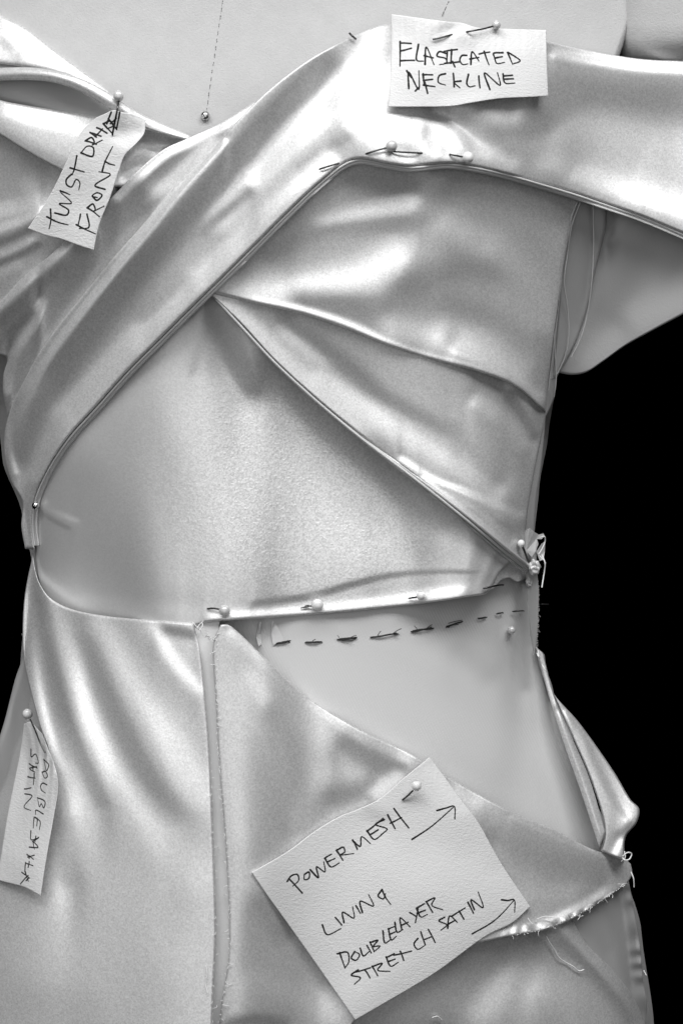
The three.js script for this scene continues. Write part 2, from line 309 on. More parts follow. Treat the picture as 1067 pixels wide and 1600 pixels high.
{ // upper arm
  const pos = [], uv = [], idx = [], M = 60, R = 30;
  for (let j = 0; j <= R; j++) { const y = lerp(-150, 470, j / R), cx = lerp(1120, 1065, j / R), r = j === R ? 4 : lerp(150, 104, Math.min(1, j / R * 1.15)), cz = lerp(-112, -225, sstep(60, 160, y)); for (let k = 0; k < M; k++) { const a = k / M * 2 * Math.PI; const p = P(cx - Math.cos(a) * r, y, cz + Math.sin(a) * r * 0.62); pos.push(p.x, p.y, p.z); uv.push(p.x + a * 0.001, p.y); } }
  for (let j = 0; j < R; j++) for (let k = 0; k < M; k++) { const a = j * M + k, b = j * M + (k + 1) % M; idx.push(a, a + M, b, b, a + M, b + M); }
  const g = new THREE.BufferGeometry(); g.setAttribute('position', new THREE.Float32BufferAttribute(pos, 3)); g.setAttribute('uv', new THREE.Float32BufferAttribute(uv, 2)); g.setIndex(idx); g.computeVertexNormals();
  put('upper_arm', g, canvasCloth, form);
}
{ // sewn seams down the chest: short sunk stitches
  const seam = (a, b, n, r) => { const gs = []; for (let k = 0; k < n; k++) { const t0 = k / n, t1 = (k + 0.6) / n, j = (rnd() - 0.5) * 0.8; gs.push(strand([[lerp(a[0], b[0], t0) + j, lerp(a[1], b[1], t0), 0.2], [lerp(a[0], b[0], t1) + j, lerp(a[1], b[1], t1), 0.2]], r, { sides: 4, n: 1 })); } return mergeGeometries(gs); };
  put('seam', seam([349, -4], [323, 172], 44, 0.6), inkThread, form);
  put('seam', seam([704, -6], [690, 26], 8, 0.7), inkThread, form);
}

// ---------------------------------------------------------------- the satin dress, sheet over sheet
const dress = thing('satin_dress', 'half finished white satin dress draped and pinned on the dress form', 'dress');
const piece = (name, mat, spec, label) => { const m = put(name, sheet(spec, name), mat, dress); if (label) m.userData.label = label; return m; };

piece('mesh_lining', knit, { n: '275,925 480,925 640,910 760,880 836,880', s: '390,1420 560,1420 760,1400 950,1340', w: '275,925 310,1100 390,1420', e: '836,880 835,950 838,1020 855,1080 882,1150 916,1245 950,1340', level: 176, roll: 4, drop: 4,
  lean: `
166 14: 420,985 560,980 660,962 760,948
185 60: 520,1060 640,1120
178 40: 700,1010 760,1040
205 45: 850,1180 870,1260 900,1310
190 40: 760,1160 700,1130
118 11: 795,1000 804,1030 818,1070
140 26: 800,930 806,970
128 7: 833,1000 838,1030
150 20: 720,1010 760,1050` }, 'fine knit mesh lining showing below the waist edge');
piece('back_skirt_panel', satinWrong, { free: true, reach: 60, n: '34,990 60,990', s: '-45,1400 60,1400', w: '34,990 40,1010 24,1062 8,1125 -14,1200 -45,1400', e: '60,990 80,1200 60,1400', level: 140, lift: -60,
  lean: `
160 8: 35,1060 20,1130 10,1200
130 10: 50,1060 40,1150 30,1250` });
piece('sleeve', satinWrong, { free: true, n: '930,300 1000,310 1090,350', w: '930,300 934,370 924,430 906,510 882,565 869,582', s: '869,582 893,586 915,582 940,566 975,541 1020,516 1092,478', e: '1090,350 1100,410 1092,478', base: (x, y) => -112 - 0.0006 * (x - 1050) ** 2 - 0.0009 * Math.max(0, y - 380) ** 2, level: 142, reach: 160,
  lean: `
70 12: 945,330 950,350 955,378
150 9: 975,340 955,370
118 34: 985,400 950,480
125 26: 1040,370 1067,400
158 26: 1030,470 1000,490 1060,465
156 22: 925,560 960,530` });
piece('side_panel', satinWrong, { free: true, reach: 50, n: '870,300 915,303 948,312', w: '870,300 860,390 852,480 850,560 850,600', e: '948,312 944,365 930,420 918,475 904,522 888,556 868,592', s: '850,600 868,592', level: 152, gap: 1, base: (x, y) => bodyFront(855, y) - 10 - 0.22 * (x - 855),
  lean: `
140 12: 912,380 908,440 900,500
185 5: 926,330 927,390 923,440 915,490
150 4: 940,340 938,365` });
piece('side_panel', satinWrong, { free: true, reach: 50, n: '876,432 882,432', w: '876,432 870,500 862,588', e: '882,432 887,472 888,515 884,550 876,572 867,592', s: '862,588 867,592', level: 140, gap: 5, roll: 3, drop: 4, base: (x, y) => bodyFront(855, y) - 6 - 0.25 * (x - 855) });
piece('side_panel', satinWrong, { free: true, reach: 50, n: '856,515 864,515', w: '856,515 850,600 842,650', e: '864,515 867,560 868,596 866,618 858,640 849,657', s: '842,650 849,657', level: 142, gap: 5, roll: 3, drop: 4, base: (x, y) => bodyFront(855, y) - 6 - 0.3 * (x - 855) });
piece('side_panel', satinWrong, { free: true, reach: 50, n: '836,632 853,632', w: '836,632 826,740 818,850', e: '853,632 849,690 844,735 837,780 833,842', s: '818,850 833,842', level: 144, gap: 5, roll: 3, drop: 4, base: (x, y) => bodyFront(855, y) - 6 - 0.3 * (x - 855) });

piece('gauze_scrap', satin, { reach: 40, lift: -8, gap: 1, n: '735,845 790,845 838,860', s: '735,915 768,921 782,907 795,903 808,909 824,902 838,896', level: 172, roll: 2, drop: 2, hem: 4, cell: 2.2, lean: `
205 3: 796,878 792,892 790,904
140 5: 785,885 778,905
190 3: 812,885 808,905
140 5: 822,880 822,898` }, 'thin translucent scrap of seam allowance');

piece('seam_allowance', satinInner, { n: '285,930 312,930 327,930 345,930', s: '300,1625 345,1625', w: '285,930 296,1200 300,1625', e: '345,930 343,1000 341,1100 350,1250 362,1430 358,1520 345,1625', level: 178, base: (x, y) => body(x, y) + 0.19 * Math.max(0, y - 990), gap: 2, roll: 3, drop: 3, hem: 6 }, 'inner seam allowance in the open slit');
piece('midriff_panel', satinCrepe, { n: '50,768 120,650 220,540 300,455 330,435', w: '50,768 52,820 56,870 62,928', s: '62,928 96,956 170,974 285,984 318,974 420,966 540,956 660,943 757,929', e: '330,435 430,535 540,640 690,760 790,850 800,872 780,895 765,922 757,929', level: 172, roll: 6, drop: 7,
  lean: `
150 60: 120,850 140,760
166 60: 220,700 240,820
190 70: 350,660 400,760 450,860
196 50: 430,720 500,810 560,860
190 34: 350,610 420,670
108 26: 348,510 372,560 394,600
158 9: 312,485 310,530 303,575
165 12: 402,540 410,575 425,610
108 40: 440,570 540,668 620,735 700,812
150 30: 700,860 670,850
150 12: 745,860 735,900
140 6: 775,870 762,905
128 4: 66,800 84,812 108,824
172 5: 70,790 90,800 120,812
122 8-3: 400,944 480,932 550,912 610,898 680,892 745,893
235 11: 330,962 420,956 500,949 580,940 650,931 720,920
190 14: 130,938 220,950 310,958
118 4: 320,972 500,961 660,946 755,932` }, 'plain midriff panel with grainy crepe lustre and rolled lower edge');

piece('bust_drape', satin, { n: '322,452 400,468 480,485 640,545 790,590 852,628', s: '324,456 375,503 430,563 500,627 570,684 640,737 700,783 760,832 800,866 836,892', e: '852,628 851,655 838,720 824,800 820,850 836,892', level: 140, roll: 4, drop: 6,
  lean: `
190 14-24: 345,466 400,518 470,588 560,660
172 18: 450,520 500,560
116 12-16: 440,490 500,535 550,575 600,620 690,668
196 18-24: 500,592 600,657 700,718 780,762
118 16: 715,670 740,705 775,745
212 12: 745,625 785,652 815,690
72 11: 798,618 816,648 832,680
165 9: 805,590 825,610
235 6-7: 628,716 680,748 730,768 780,788 812,804
112 6: 640,745 700,775 760,808 808,826
175 6: 700,768 750,800 800,850
228 4: 660,744 720,790 770,832 812,870
110 4: 640,742 720,806 790,866` }, 'lower fold of the bust drape sweeping to the side');

piece('bust_panel', satin, { n: '318,452 420,345 530,240 640,240 740,240 912,296', s: '320,456 400,475 470,491 540,514 600,538 680,564 750,582 805,604 852,644', e: '912,296 895,345 882,400 872,470 860,555 852,644', level: 140, roll: 7, drop: 9,
  lean: `
112 20: 560,278 640,292 720,290 800,308 880,335
205 30: 400,456 480,446 560,430 620,400
185 16: 510,350 570,332 640,316
128 14: 420,395 500,362 580,352 660,345
118 26: 640,450 720,420 790,420
172 24: 780,380 830,440 850,500
178 22: 700,345 760,380
128 20: 470,472 560,478 640,490
122 22: 700,470 770,500 830,540
178 26: 620,510 690,522
210 26: 690,525 750,540 800,580
256 14-12: 715,542 765,558 805,586 838,620
222 6: 400,466 470,481 540,503 640,547 740,572 800,594 842,628
105 4: 480,494 600,541 700,571 790,598
132 14: 850,540 845,590` }, 'gathered bust panel creased towards the side seam');

// left shoulder: rolled bands one above the other
piece('shoulder_band', satin, { n: '-45,0 0,23 40,44 80,74 120,104 170,142', s: '-45,96 0,100 45,106 90,116 140,134 172,148', level: 205,
  lean: `
250 30: -20,40 40,75 110,112
205 10: 0,62 20,76
150 5: -20,97 20,99 60,105 110,118` }, 'brightly lit outer shoulder band');
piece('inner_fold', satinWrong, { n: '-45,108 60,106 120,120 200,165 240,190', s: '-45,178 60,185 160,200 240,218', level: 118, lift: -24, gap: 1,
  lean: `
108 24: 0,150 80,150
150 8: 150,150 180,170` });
piece('gathered_panel', satin, { n: '-45,170 40,205 95,240 180,270', s: '-45,540 36,470 110,405 190,330', level: 130, gap: 2, eps: 0.02, reach: 160,
  lean: `
122 26: 20,260 60,290
152 20: 50,290 70,310
205 13: -20,330 30,322 60,312
255 6: -20,360 10,351 34,342 62,324
92 8: -20,384 20,370 60,350
160 7: -20,402 20,390 50,374
88 7: -20,418 20,402 60,382
150 8: -20,436 30,412
120 12: -20,465 30,435` });
piece('shoulder_band', satin, { n: '-45,138 0,156 45,165 120,177 180,188 240,203 294,212', s: '-45,186 0,211 45,239 95,266 150,288 200,290 240,262 298,218', level: 190, roll: 4, drop: 8,
  lean: `
250 14: -20,165 40,178 110,190 160,200
180 16: 0,195 60,220 110,235
140 14: 0,208 50,236 110,262 150,275
250 7: 212,214 240,218 268,224
140 4: 205,228 235,228 265,230
248 4: 203,232 225,236 245,238
130 12: 225,246 200,262
238 4: 190,280 205,271 222,262` }, 'bright band folded below the dark pleat');
piece('rolled_edge', satin, { n: '-45,110 40,106 90,112 130,124 170,145 220,177 298,212', s: '-45,129 40,125 85,129 125,143 165,166 200,187 240,205 300,220', level: 165, gap: 10, roll: 3, drop: 7, cell: 1.6, eps: 0.05, reach: 160,
  lean: `
255 4: -20,111 40,109 88,114 128,127 168,148 220,182 288,214
112 4: -20,121 40,118 85,122 125,136 165,159 205,182
185 2.5: 40,125 85,128 125,142 165,165` }, 'rolled rim of the shoulder pleat');

piece('crossing_strip', satin, { n: '-45,512 0,472 36,434 75,402 110,370 145,336 180,303 210,272 255,234 296,215 345,192 408,152', w: '-45,512 -40,545 -8,552 11,559 6,585 5,608 12,650', s: '12,650 30,630 60,575 120,495 200,402 275,312 345,238 412,155', base: (x, y) => body(x, y) + 0.32 * clamp(560 - 1.2 * (x - 60) - y, -60, 190), level: 108, gap: 5, eps: 0.02, reach: 200, rollN: 4, dropN: 3,
  lean: `
230 7: 395,164 345,199 299,222 259,241 216,279 187,309
178 16: 330,222 295,258 262,288 236,300
100 24: 215,300 165,365 110,435
226 8: 150,338 104,381 40,438 -20,492
92 11: 94,418 52,458 0,502
228 8: 64,470 58,500 36,528 18,560 10,608
84 9: 46,488 24,512 10,540
112 9: 82,490 52,540 32,590
84 7: 185,412 110,502 60,570 30,622` }, 'narrow strip of satin lying along the upper side of the crossing');

piece('neckline_band', satin, { n: '40,858 34,822 36,784 20,755 9,715 8,676 17,640 36,600 60,555 90,511 114,481 150,436 180,400 225,349 270,295 318,250 367,194 413,147 452,115 488,90 520,72 548,58 575,46 600,38 660,40 760,54 850,64 900,75 1000,92 1095,96',
  s: '55,858 51,830 51,800 55,778 66,750 85,715 110,680 150,636 200,580 250,530 300,480 350,431 400,381 450,331 500,284 540,254 562,248 600,254 640,260 700,255 740,260 790,271 850,288 900,303 950,320 1000,337 1067,365 1095,377', level: 160, gap: 6, roll: 5, drop: 8, rollN: 4, dropN: 3, hem: 22, eps: 0.02, reach: 160, lift: (x, y) => 8 + 48 * gauss(x, y, 620, 200, 190, 190),
  lean: `
200 60: 1120,250 1000,235 880,205 780,200
226 34: 1120,330 1010,296 930,272
132 34: 1120,162 1000,150 930,142 880,142
140 26: 880,150 845,180
256 9: 1120,107 1003,103 930,92 868,81
250 18: 1120,345 1010,308 950,288 900,270
222 16: 880,258 830,238
252 14: 800,252 775,240 748,233
205 22: 640,205 690,215 720,225
128 20: 680,166 730,184 770,208 810,212 850,180
165 20: 830,240 800,225
250 10: 606,212 630,192 660,184 690,190 715,206 740,232
252 12: 680,236 670,224 700,238
256 48: 600,62 575,120 590,190
240 12: 640,250 600,236
232 26: 545,125 480,190 410,265 345,332
102 26-34: 512,98 455,148 400,206 330,286 250,378 170,468 95,575
108 22: 95,575 52,660 36,712
140 12: 540,214 510,234 474,262
140 12: 388,300 352,330 318,358
232 18: 515,250 440,309 372,377 315,431
222 13: 315,436 262,488 215,536
204 20: 215,522 150,598 105,648
215 12: 105,648 76,700 58,742
236 6: 352,219 276,302 232,357 187,411 122,493 69,566 45,612
210 6: 45,612 24,660 17,700 24,735
112 5: 545,262 440,348 340,446 200,586 110,686 66,756
120 5: 600,262 700,262 800,281 900,312 1000,344` }, 'broad diagonal band crossing the bust and passing over the shoulder');

// corded edges under the band and along the drape
function cord(text, off, r, mat, dz, s0 = 0, sink = 0) {
  const name = 'edge_binding';
  const q = spline(pts(text), 90), out = [];
  for (let i = 0; i < q.length; i++) { const a = q[Math.max(0, i - 1)], b = q[Math.min(q.length - 1, i + 1)], l = Math.hypot(b[0] - a[0], b[1] - a[1]) || 1; const w = off * (sink ? sstep(30, 75, i) : 1); out.push([q[i][0] - (b[1] - a[1]) / l * w, q[i][1] + (b[0] - a[0]) / l * w]); }
  const v = out.map(([x, y], i) => { let z = 0, c = 0; for (let k = -3; k <= 3; k++) { const m = out[clamp(i + k, 0, out.length - 1)]; z += surf(m[0], m[1]); c++; } return P(x, y, z / c + dz - sink * (1 - sstep(30, 80, i))); });
  return put(name, new THREE.TubeGeometry(new THREE.CatmullRomCurve3(v, false, 'centripetal'), 260, r * S, 8, false), mat, dress);
}
const bandEdge = '56,852 53,826 54,800 58,780 69,752 88,717 113,682 153,638 203,582 253,532 303,482 353,433 403,383 453,333 503,286 541,257 562,251 600,257 640,263 700,258 740,263 790,274 850,291 900,306 950,323 1000,340 1067,368 1095,380';
cord(bandEdge, -1, 2, bindingCloth, -8); cord(bandEdge, 4.5, 1.7, bindingCloth, -6); 
cord(bandEdge, 1.8, 4, bindingCloth, -12);
const drapeEdge = '338,468 375,508 430,567 500,631 570,689 640,742 700,789 760,838 800,872 834,897';
cord(drapeEdge, -6, 2.8, satin, 1, 0, 9); cord(drapeEdge, 0, 2.2, bindingCloth, 0, 0, 4); cord(drapeEdge, 5, 2, satin, -1, 0, 9);

// skirt
piece('side_drape', satin, { free: true, n: '836,1010 848,1020', w: '836,1010 856,1085 880,1160 908,1240 936,1325', e: '848,1020 866,1090 892,1150 920,1215 945,1300', s: '936,1325 945,1300', level: 178, reach: 60, roll: 3, drop: 5, hem: 20, base: (x, y) => bodyFront(855, y) - 26 + 0.1 * (x - 855),
  lean: `
110 5: 866,1106 883,1160 910,1238 938,1322
220 5: 874,1112 896,1165 918,1222 940,1296` }, 'narrow inner pleat at the hip');
piece('side_drape', satin, { free: true, n: '846,1022 850,1022', w: '846,1022 866,1090 893,1150 921,1215 944,1296 938,1330', e: '850,1022 858,1073 905,1130 960,1208 985,1250 998,1264 994,1286 977,1308 975,1345', s: '938,1330 955,1337 975,1345', level: 178, gap: 2, roll: 3.5, drop: 12, hem: 30, base: (x, y) => bodyFront(855, y) - 12 - 0.25 * (x - 855), reach: 60,
  lean: `
120 6: 866,1090 893,1150 921,1215 942,1285
168 10: 905,1150 935,1220 950,1290
256 6-10: 885,1110 915,1150 940,1205 958,1245 980,1278
195 12: 930,1165 965,1225 988,1260
130 8: 988,1288 968,1302
256 8: 968,1315 958,1338` }, 'folded satin at the hip with a bright crease');
piece('hem_facing', satinWrong, { free: true, reach: 60, n: '880,1395 930,1390 980,1368', w: '880,1395 905,1470 950,1525 990,1600', e: '980,1368 990,1420 1000,1480 1004,1530 1010,1568 1008,1600', s: '990,1600 1008,1600', level: 158, gap: 3, base: (x, y) => bodyFront(x, y) - 22, extra: (x, y) => 3.2 * sstep(965, 985, x - (y - 1400) * 0.12) * Math.sin(y * 0.21 + Math.sin(y * 0.05) * 2),
  lean: `
140 8: 940,1420 950,1480
172 8: 965,1420 972,1500 985,1550
120 3: 968,1390 978,1450 986,1530` }, 'gathered edge with a puckered hem strip');
piece('underskirt', satin, { n: '540,1540 640,1480 780,1436 886,1424', s: '510,1640 700,1640 850,1640 1022,1640', e: '886,1424 915,1473 955,1514 990,1560 1022,1640', level: 178, roll: 7, drop: 9,
  lean: `
160 40: 620,1600 700,1560
142 34: 720,1500 820,1485
142 30: 560,1620 700,1610
244 34: 840,1535 890,1555 935,1600
205 26: 800,1530 760,1570
128 16: 880,1470 930,1520 985,1590
252 7: 884,1448 913,1482 952,1524 988,1570 1005,1610` });
piece('skirt_flap', satin, { n: '345,976 356,976 375,990 420,1034 480,1089 560,1139 640,1177 700,1214 800,1269 870,1299 930,1329 972,1339 985,1350', w: '345,976 334,1002 337,1090 344,1210 351,1300 358,1430 357,1500 346,1570 342,1640', s: '342,1640 520,1640 552,1598 600,1548 710,1486 790,1464 860,1451 915,1424 955,1398 976,1384', e: '985,1350 987,1366 976,1384', level: 178, base: (x, y) => body(x, y) + 0.05 * Math.max(0, y - 1000), roll: 3.5, drop: 3.5,
  lean: `
235 10: 362,986 420,1044 480,1100 560,1150 640,1188
205 24: 400,1060 470,1120 520,1150
190 20: 370,1080 380,1200 385,1300
150 22: 420,1120 440,1220 450,1290
180 24: 500,1220 480,1270
128 24: 540,1160 590,1190 640,1215
132 22: 520,1245 575,1235
205 14: 590,1235 620,1215
215 18: 715,1235 740,1252
128 36: 780,1310 860,1345 930,1365
195 20: 760,1340 780,1390 830,1420
170 20: 840,1410 900,1395
256 8: 790,1454 850,1440 900,1418 945,1392
205 5: 985,1352 960,1340 900,1318 800,1274
138 26: 415,1410 440,1450
200 22: 400,1530 450,1550 520,1575
130 12: 362,1600 400,1592 440,1598
150 22: 480,1480 510,1520`, extra: (x, y, u, v) => { const e = sstep(0.9, 0.99, v) * sstep(780, 830, x); return 4 * e * Math.sin(x * 0.26 + 1.5 * Math.sin(x * 0.07)); } }, 'satin flap folded down with a puckered frayed hem');
piece('skirt_panel', satin, { n: '52,866 58,900 68,921 80,935 110,951 170,963 240,969 303,974', w: '52,866 40,925 36,980 38,1030 46,1070 62,1130 76,1175 70,1250 30,1330 -45,1400 -45,1640', e: '303,974 312,1010 318,1060 326,1150 331,1250 335,1350 338,1450 335,1530 330,1640', s: '-45,1640 120,1640 330,1640', base: (x, y) => body(x, y) + 0.19 * Math.max(0, y - 990), level: 200, eps: 0.02, roll: 4, drop: 6, reach: 160,
  lean: `
204 60: 60,1520 120,1460
190 40: 30,1560 120,1580
212 50: 250,1400 270,1480
235 12: 46,935 52,1030 72,1120 96,1190
152 12-16: 66,940 84,1040 110,1140 160,1250
230 20-28: 98,985 132,1090 178,1190 245,1300
168 16-24: 138,1000 175,1100 220,1190 275,1265
232 22-32: 165,985 205,1065 260,1150 320,1240
190 16: 215,990 250,1040 310,1110
232 12: 245,985 280,1040 312,1075
132 10: 262,982 300,990
226 40: 270,1320 300,1360
160 20: 105,1290 110,1370
205 20: 150,1300 170,1400` }, 'front skirt panel with soft slanting folds');

// narrow turned edges down the side panels
for (const q of ['926,322 927,380 924,440 917,490 906,530 892,558', '906,316 893,352 886,398 881,440 886,480 888,520 883,555 870,584', '864,515 867,560 868,596 865,620', '901,316 888,352 880,400 874,460 868,510 862,560 856,610'])
  put('seam_edge', strand(spline(pts(q), 24).map(([x, y]) => [x, y, bodyFront(855, y) - 1.5 - 0.22 * (x - 855)]), 0.95, { flat: 0, n: 60 }), bindingCloth, dress);

// ---------------------------------------------------------------- basting stitches, loose threads, frayed edges (all part of the dress)
function stitch(x0, y0, x1, y1, r, whisk) {
  const gs = [];
  for (let k = 0; k < 5; k++) { const j = () => (rnd() - 0.5) * r * 2.2; gs.push(strand([[x0 + j(), y0 + j() * 0.6, 0.6], [lerp(x0, x1, 0.3), lerp(y0, y1, 0.3) + j() * 0.5, 2.4], [lerp(x0, x1, 0.7), lerp(y0, y1, 0.7) + j() * 0.5, 2.6], [x1 + j(), y1 + j() * 0.6, 0.6]], r * 0.42, { sides: 5, n: 8 })); }
  for (const [a, b, c, d] of whisk || []) gs.push(strand([[a, b, 2], [(a + c) / 2, (b + d) / 2 - 0.6, 4], [c, d, 5]], 0.55, { sides: 4, n: 4 }));
  return mergeGeometries(gs);
}
for (const [a, b, c, d, r, w] of [
  [428, 1006, 452, 1002, 2.2, [[448, 1002, 453, 1005]]], [477, 1004.5, 502, 1003, 2.2, [[488, 1002, 493, 999]]], [528, 999.5, 556, 997, 2.4, [[530, 996, 527, 993], [548, 996, 557, 993], [534, 1001, 552, 1001]]],
  [580, 996, 620, 990, 2.2, [[590, 993, 595, 986], [612, 991, 627, 982], [616, 992, 624, 992]]], [644, 986.5, 675, 981, 2.3, [[652, 984, 647, 978], [666, 982, 675, 976]]], [698, 979.5, 721, 971.5, 1.9, [[700, 974, 722, 969], [704, 977, 716, 976]]],
  [747, 966.5, 759, 964.5, 1.7, []], [776, 959, 785, 957, 1.6, []], [800, 955.5, 818, 954, 1.3, []]]) put('basting_stitch', stitch(a, b, c, d, r, w), threadDark, dress);

function loose(text, r, mat = threadPale, dz = 1.5) { const p = pts(text); return put('loose_thread', strand(p.map(([x, y], i) => [x, y, dz + (i % 2)]), r, { n: p.length * 6 }), mat, dress); }
const air = (text, z, r) => put('loose_thread', strand(pts(text).map(([x, y], i) => [x, y, z + 3 * Math.sin(i * 2)]), r, { flat: 0, n: 24 }), threadPale, dress);
loose('853,1463 858,1472 866,1484 873,1496 884,1504 895,1510 904,1517 912,1515', 0.9);
loose('301,972 308,980 314,986', 0.8); loose('312,985 317,976 315,972', 0.7); loose('306,984 312,976 318,970', 0.7);
air('843,840 850,838 851,846 846,858 841,866', -70, 0.9); air('846,866 851,880 850,892 848,905 846,918', -75, 1.1); air('842,868 848,874 852,880', -75, 0.9);
air('838,1020 841,1026 840,1016', -60, 0.8); air('846,1038 851,1046 855,1052', -60, 0.9);
air('972,1338 980,1332 986,1334 983,1342 976,1344 972,1340', -40, 1.1); air('975,1330 976,1340 970,1346', -40, 0.8); air('985,1362 989,1372 990,1386', -50, 1); air('1005,1516 1009,1524', -60, 0.8);
loose('838,1436 852,1432 866,1434', 0.8, threadPale, 4); loose('824,1434 828,1440 832,1444', 0.8, threadPale, 4);
loose('322,1508 324,1522 321,1536 325,1552', 0.8);
loose('675,1590 683,1588 690,1594', 0.9);
function fray(text, n, len, r, dz) { // many short fibres standing out of a cut edge
  const q = spline(pts(text), n), gs = [];
  for (const [x, y] of q) { const a = rnd() * 6.28, l = len * (0.25 + 1.5 * rnd() ** 2), b = a + (rnd() - 0.5) * 2; gs.push(strand([[x + (rnd() - 0.5) * 3, y, dz], [x + Math.cos(a) * l * 0.5, y + Math.sin(a) * l * 0.5, dz + 1.5], [x + Math.cos(a) * l * 0.5 + Math.cos(b) * l * 0.5, y + Math.sin(a) * l * 0.5 + Math.sin(b) * l * 0.5, dz + rnd() * 2]], r, { sides: 4, n: 4 })); }
  const m = put('frayed_edge', mergeGeometries(gs), threadPale, dress); m.userData.kind = 'stuff'; return m;
}
fray('338,1010 338,1100 344,1210 351,1300 358,1430 357,1500 346,1570 343,1600', 80, 7, 0.5, 1);
fray('330,1180 332,1260 336,1350 338,1450 334,1530 332,1600', 36, 6, 0.45, 1);
fray('800,1462 840,1454 880,1440 920,1420 955,1396 978,1380', 44, 7, 0.5, 0);
fray('838,905 841,940 840,985 838,1015', 40, 4, 0.5, -2);
fray('322,990 334,1000 342,990', 20, 4, 0.5, 0);

// ragged knot of satin at the side seam
{
  const gs = [];
  const tuft = (cx, cy, rx, ry, z, n) => { const g = new THREE.IcosahedronGeometry(1, 5), p = g.attributes.position, c = P(cx, cy, z); for (let i = 0; i < p.count; i++) { const x = p.getX(i), y = p.getY(i), q = p.getZ(i), k = 1 + 0.14 * Math.sin(x * 7 + y * 3) + 0.12 * Math.sin(y * 9 - q * 5) + 0.1 * Math.sin(q * 11 + x * 4); p.setXYZ(i, c.x + x * rx * S * k, c.y + y * ry * S * k, c.z + q * rx * 0.8 * S * k); } g.computeVertexNormals(); return g; };
  put('gathered_knot', tuft(834, 887, 9, 11, surf(826, 884) + 4), satin, dress);
  put('gathered_knot', tuft(826, 910, 5, 7, surf(820, 910) + 2), satinWrong, dress);
  const flap = (poly, z, mat) => { const s = new THREE.Shape(pts(poly).map(([x, y]) => new THREE.Vector2(x, -y))); const g = new THREE.ExtrudeGeometry(s, { depth: 2, bevelEnabled: true, bevelSize: 0.6, bevelThickness: 0.6, bevelSegments: 2, curveSegments: 4 }); const p = g.attributes.position; for (let i = 0; i < p.count; i++) { const x = p.getX(i), y = -p.getY(i), w = P(x, y, z + p.getZ(i) + 4 * Math.sin(x * 0.3 + y * 0.17)); p.setXYZ(i, w.x, w.y, w.z); } g.computeVertexNormals(); return put('frayed_scrap', g, mat, dress); };
  flap('819,830 827,826 833,831 841,836 848,834 850,838 845,842 838,842 840,850 836,862 830,870 822,860', -90, satinWrong);
  flap('838,862 846,850 851,846 850,862 848,874 843,876', -85, satin);
  flap('822,895 838,892 841,925 840,960 838,1000 834,1025 828,990 824,940', -84, gauze);
}

{
  const bit = (poly) => { const s = new THREE.Shape(pts(poly).map(([x, y]) => new THREE.Vector2(x, -y))); const g = new THREE.ExtrudeGeometry(s, { depth: 1, bevelEnabled: false }); const p = g.attributes.position; for (let i = 0; i < p.count; i++) { const x = p.getX(i), y = -p.getY(i), w = P(x, y, surf(x, y) + 1.5 + p.getZ(i)); p.setXYZ(i, w.x, w.y, w.z); } g.computeVertexNormals(); put('frayed_scrap', g, satinInner, dress); };
  bit('403,974 408,972 407,990 409,1006 404,1010 400,992'); bit('425,969 429,972 433,978 439,990 445,1003 436,1003 427,1008 424,990');
}
// ---------------------------------------------------------------- written cloth labels
const softSurf = (x, y) => { let z = 0; for (let b = -2; b <= 2; b++) for (let a = -2; a <= 2; a++) z += surf(x + a * 11, y + b * 11); return z / 25; };
function note(label, spec, draw, ink) {
  const poly = [...pts(spec.n), ...pts(spec.s)]; let x0 = 1e9, x1 = -1e9, y0 = 1e9, y1 = -1e9;
  for (const [x, y] of [...poly, ...(spec.w ? pts(spec.w) : []), ...(spec.e ? pts(spec.e) : [])]) { x0 = Math.min(x0, x - 8); x1 = Math.max(x1, x + 8); y0 = Math.min(y0, y - 8); y1 = Math.max(y1, y + 8); }
  const g = sheet(Object.assign({ roll: 1.6, drop: 1.6, hem: 3, cell: 3, gap: 2, level: 190, soft: 14, reach: 90, eps: 0.3, base: softSurf }, spec), 'note');
  // writing, drawn flat on the label
  const k = 4, cv = document.createElement('canvas'); cv.width = Math.round((x1 - x0) * k); cv.height = Math.round((y1 - y0) * k);
  const c = cv.getContext('2d'); c.fillStyle = 'rgb(226,226,226)'; c.fillRect(0, 0, cv.width, cv.height); c.lineCap = c.lineJoin = 'round';
  for (const [ox, oy, sc, w, text] of draw) for (const st of text.split(';')) {
    if (!st.trim()) continue;
    let p = pts(st).map(([x, y]) => [ox + x / sc, oy + y / sc]);
    const q = p.length > 2 ? spline(p) : [p[0], [lerp(p[0][0], p[1][0], 0.35) + (rnd() - 0.5), lerp(p[0][1], p[1][1], 0.35) + (rnd() - 0.5)], p[1]];
    for (let i = 0; i < q.length - 1; i++) { const t = i / q.length; c.strokeStyle = `rgba(18,18,18,${ink ?? 0.92})`; c.lineWidth = k * w * (1.15 - 0.55 * t + 0.25 * rnd()); c.beginPath(); c.moveTo((q[i][0] - x0) * k, (q[i][1] - y0) * k); c.lineTo((q[i + 1][0] - x0) * k, (q[i + 1][1] - y0) * k); c.stroke(); }
  }
  const t = new THREE.CanvasTexture(cv); t.colorSpace = THREE.SRGBColorSpace;
  const zc = surf((x0 + x1) / 2, (y0 + y1) / 2), a = P(x0, y1, zc), b = P(x1, y0, zc);
  t.repeat.set(1 / (b.x - a.x), 1 / (b.y - a.y)); t.offset.set(-a.x / (b.x - a.x), -a.y / (b.y - a.y));
  const m = put('cloth_label', g, paperCloth(t), scene); m.userData = { label, category: 'label', group: 'written cloth labels pinned to the dress' };
  return m;
}
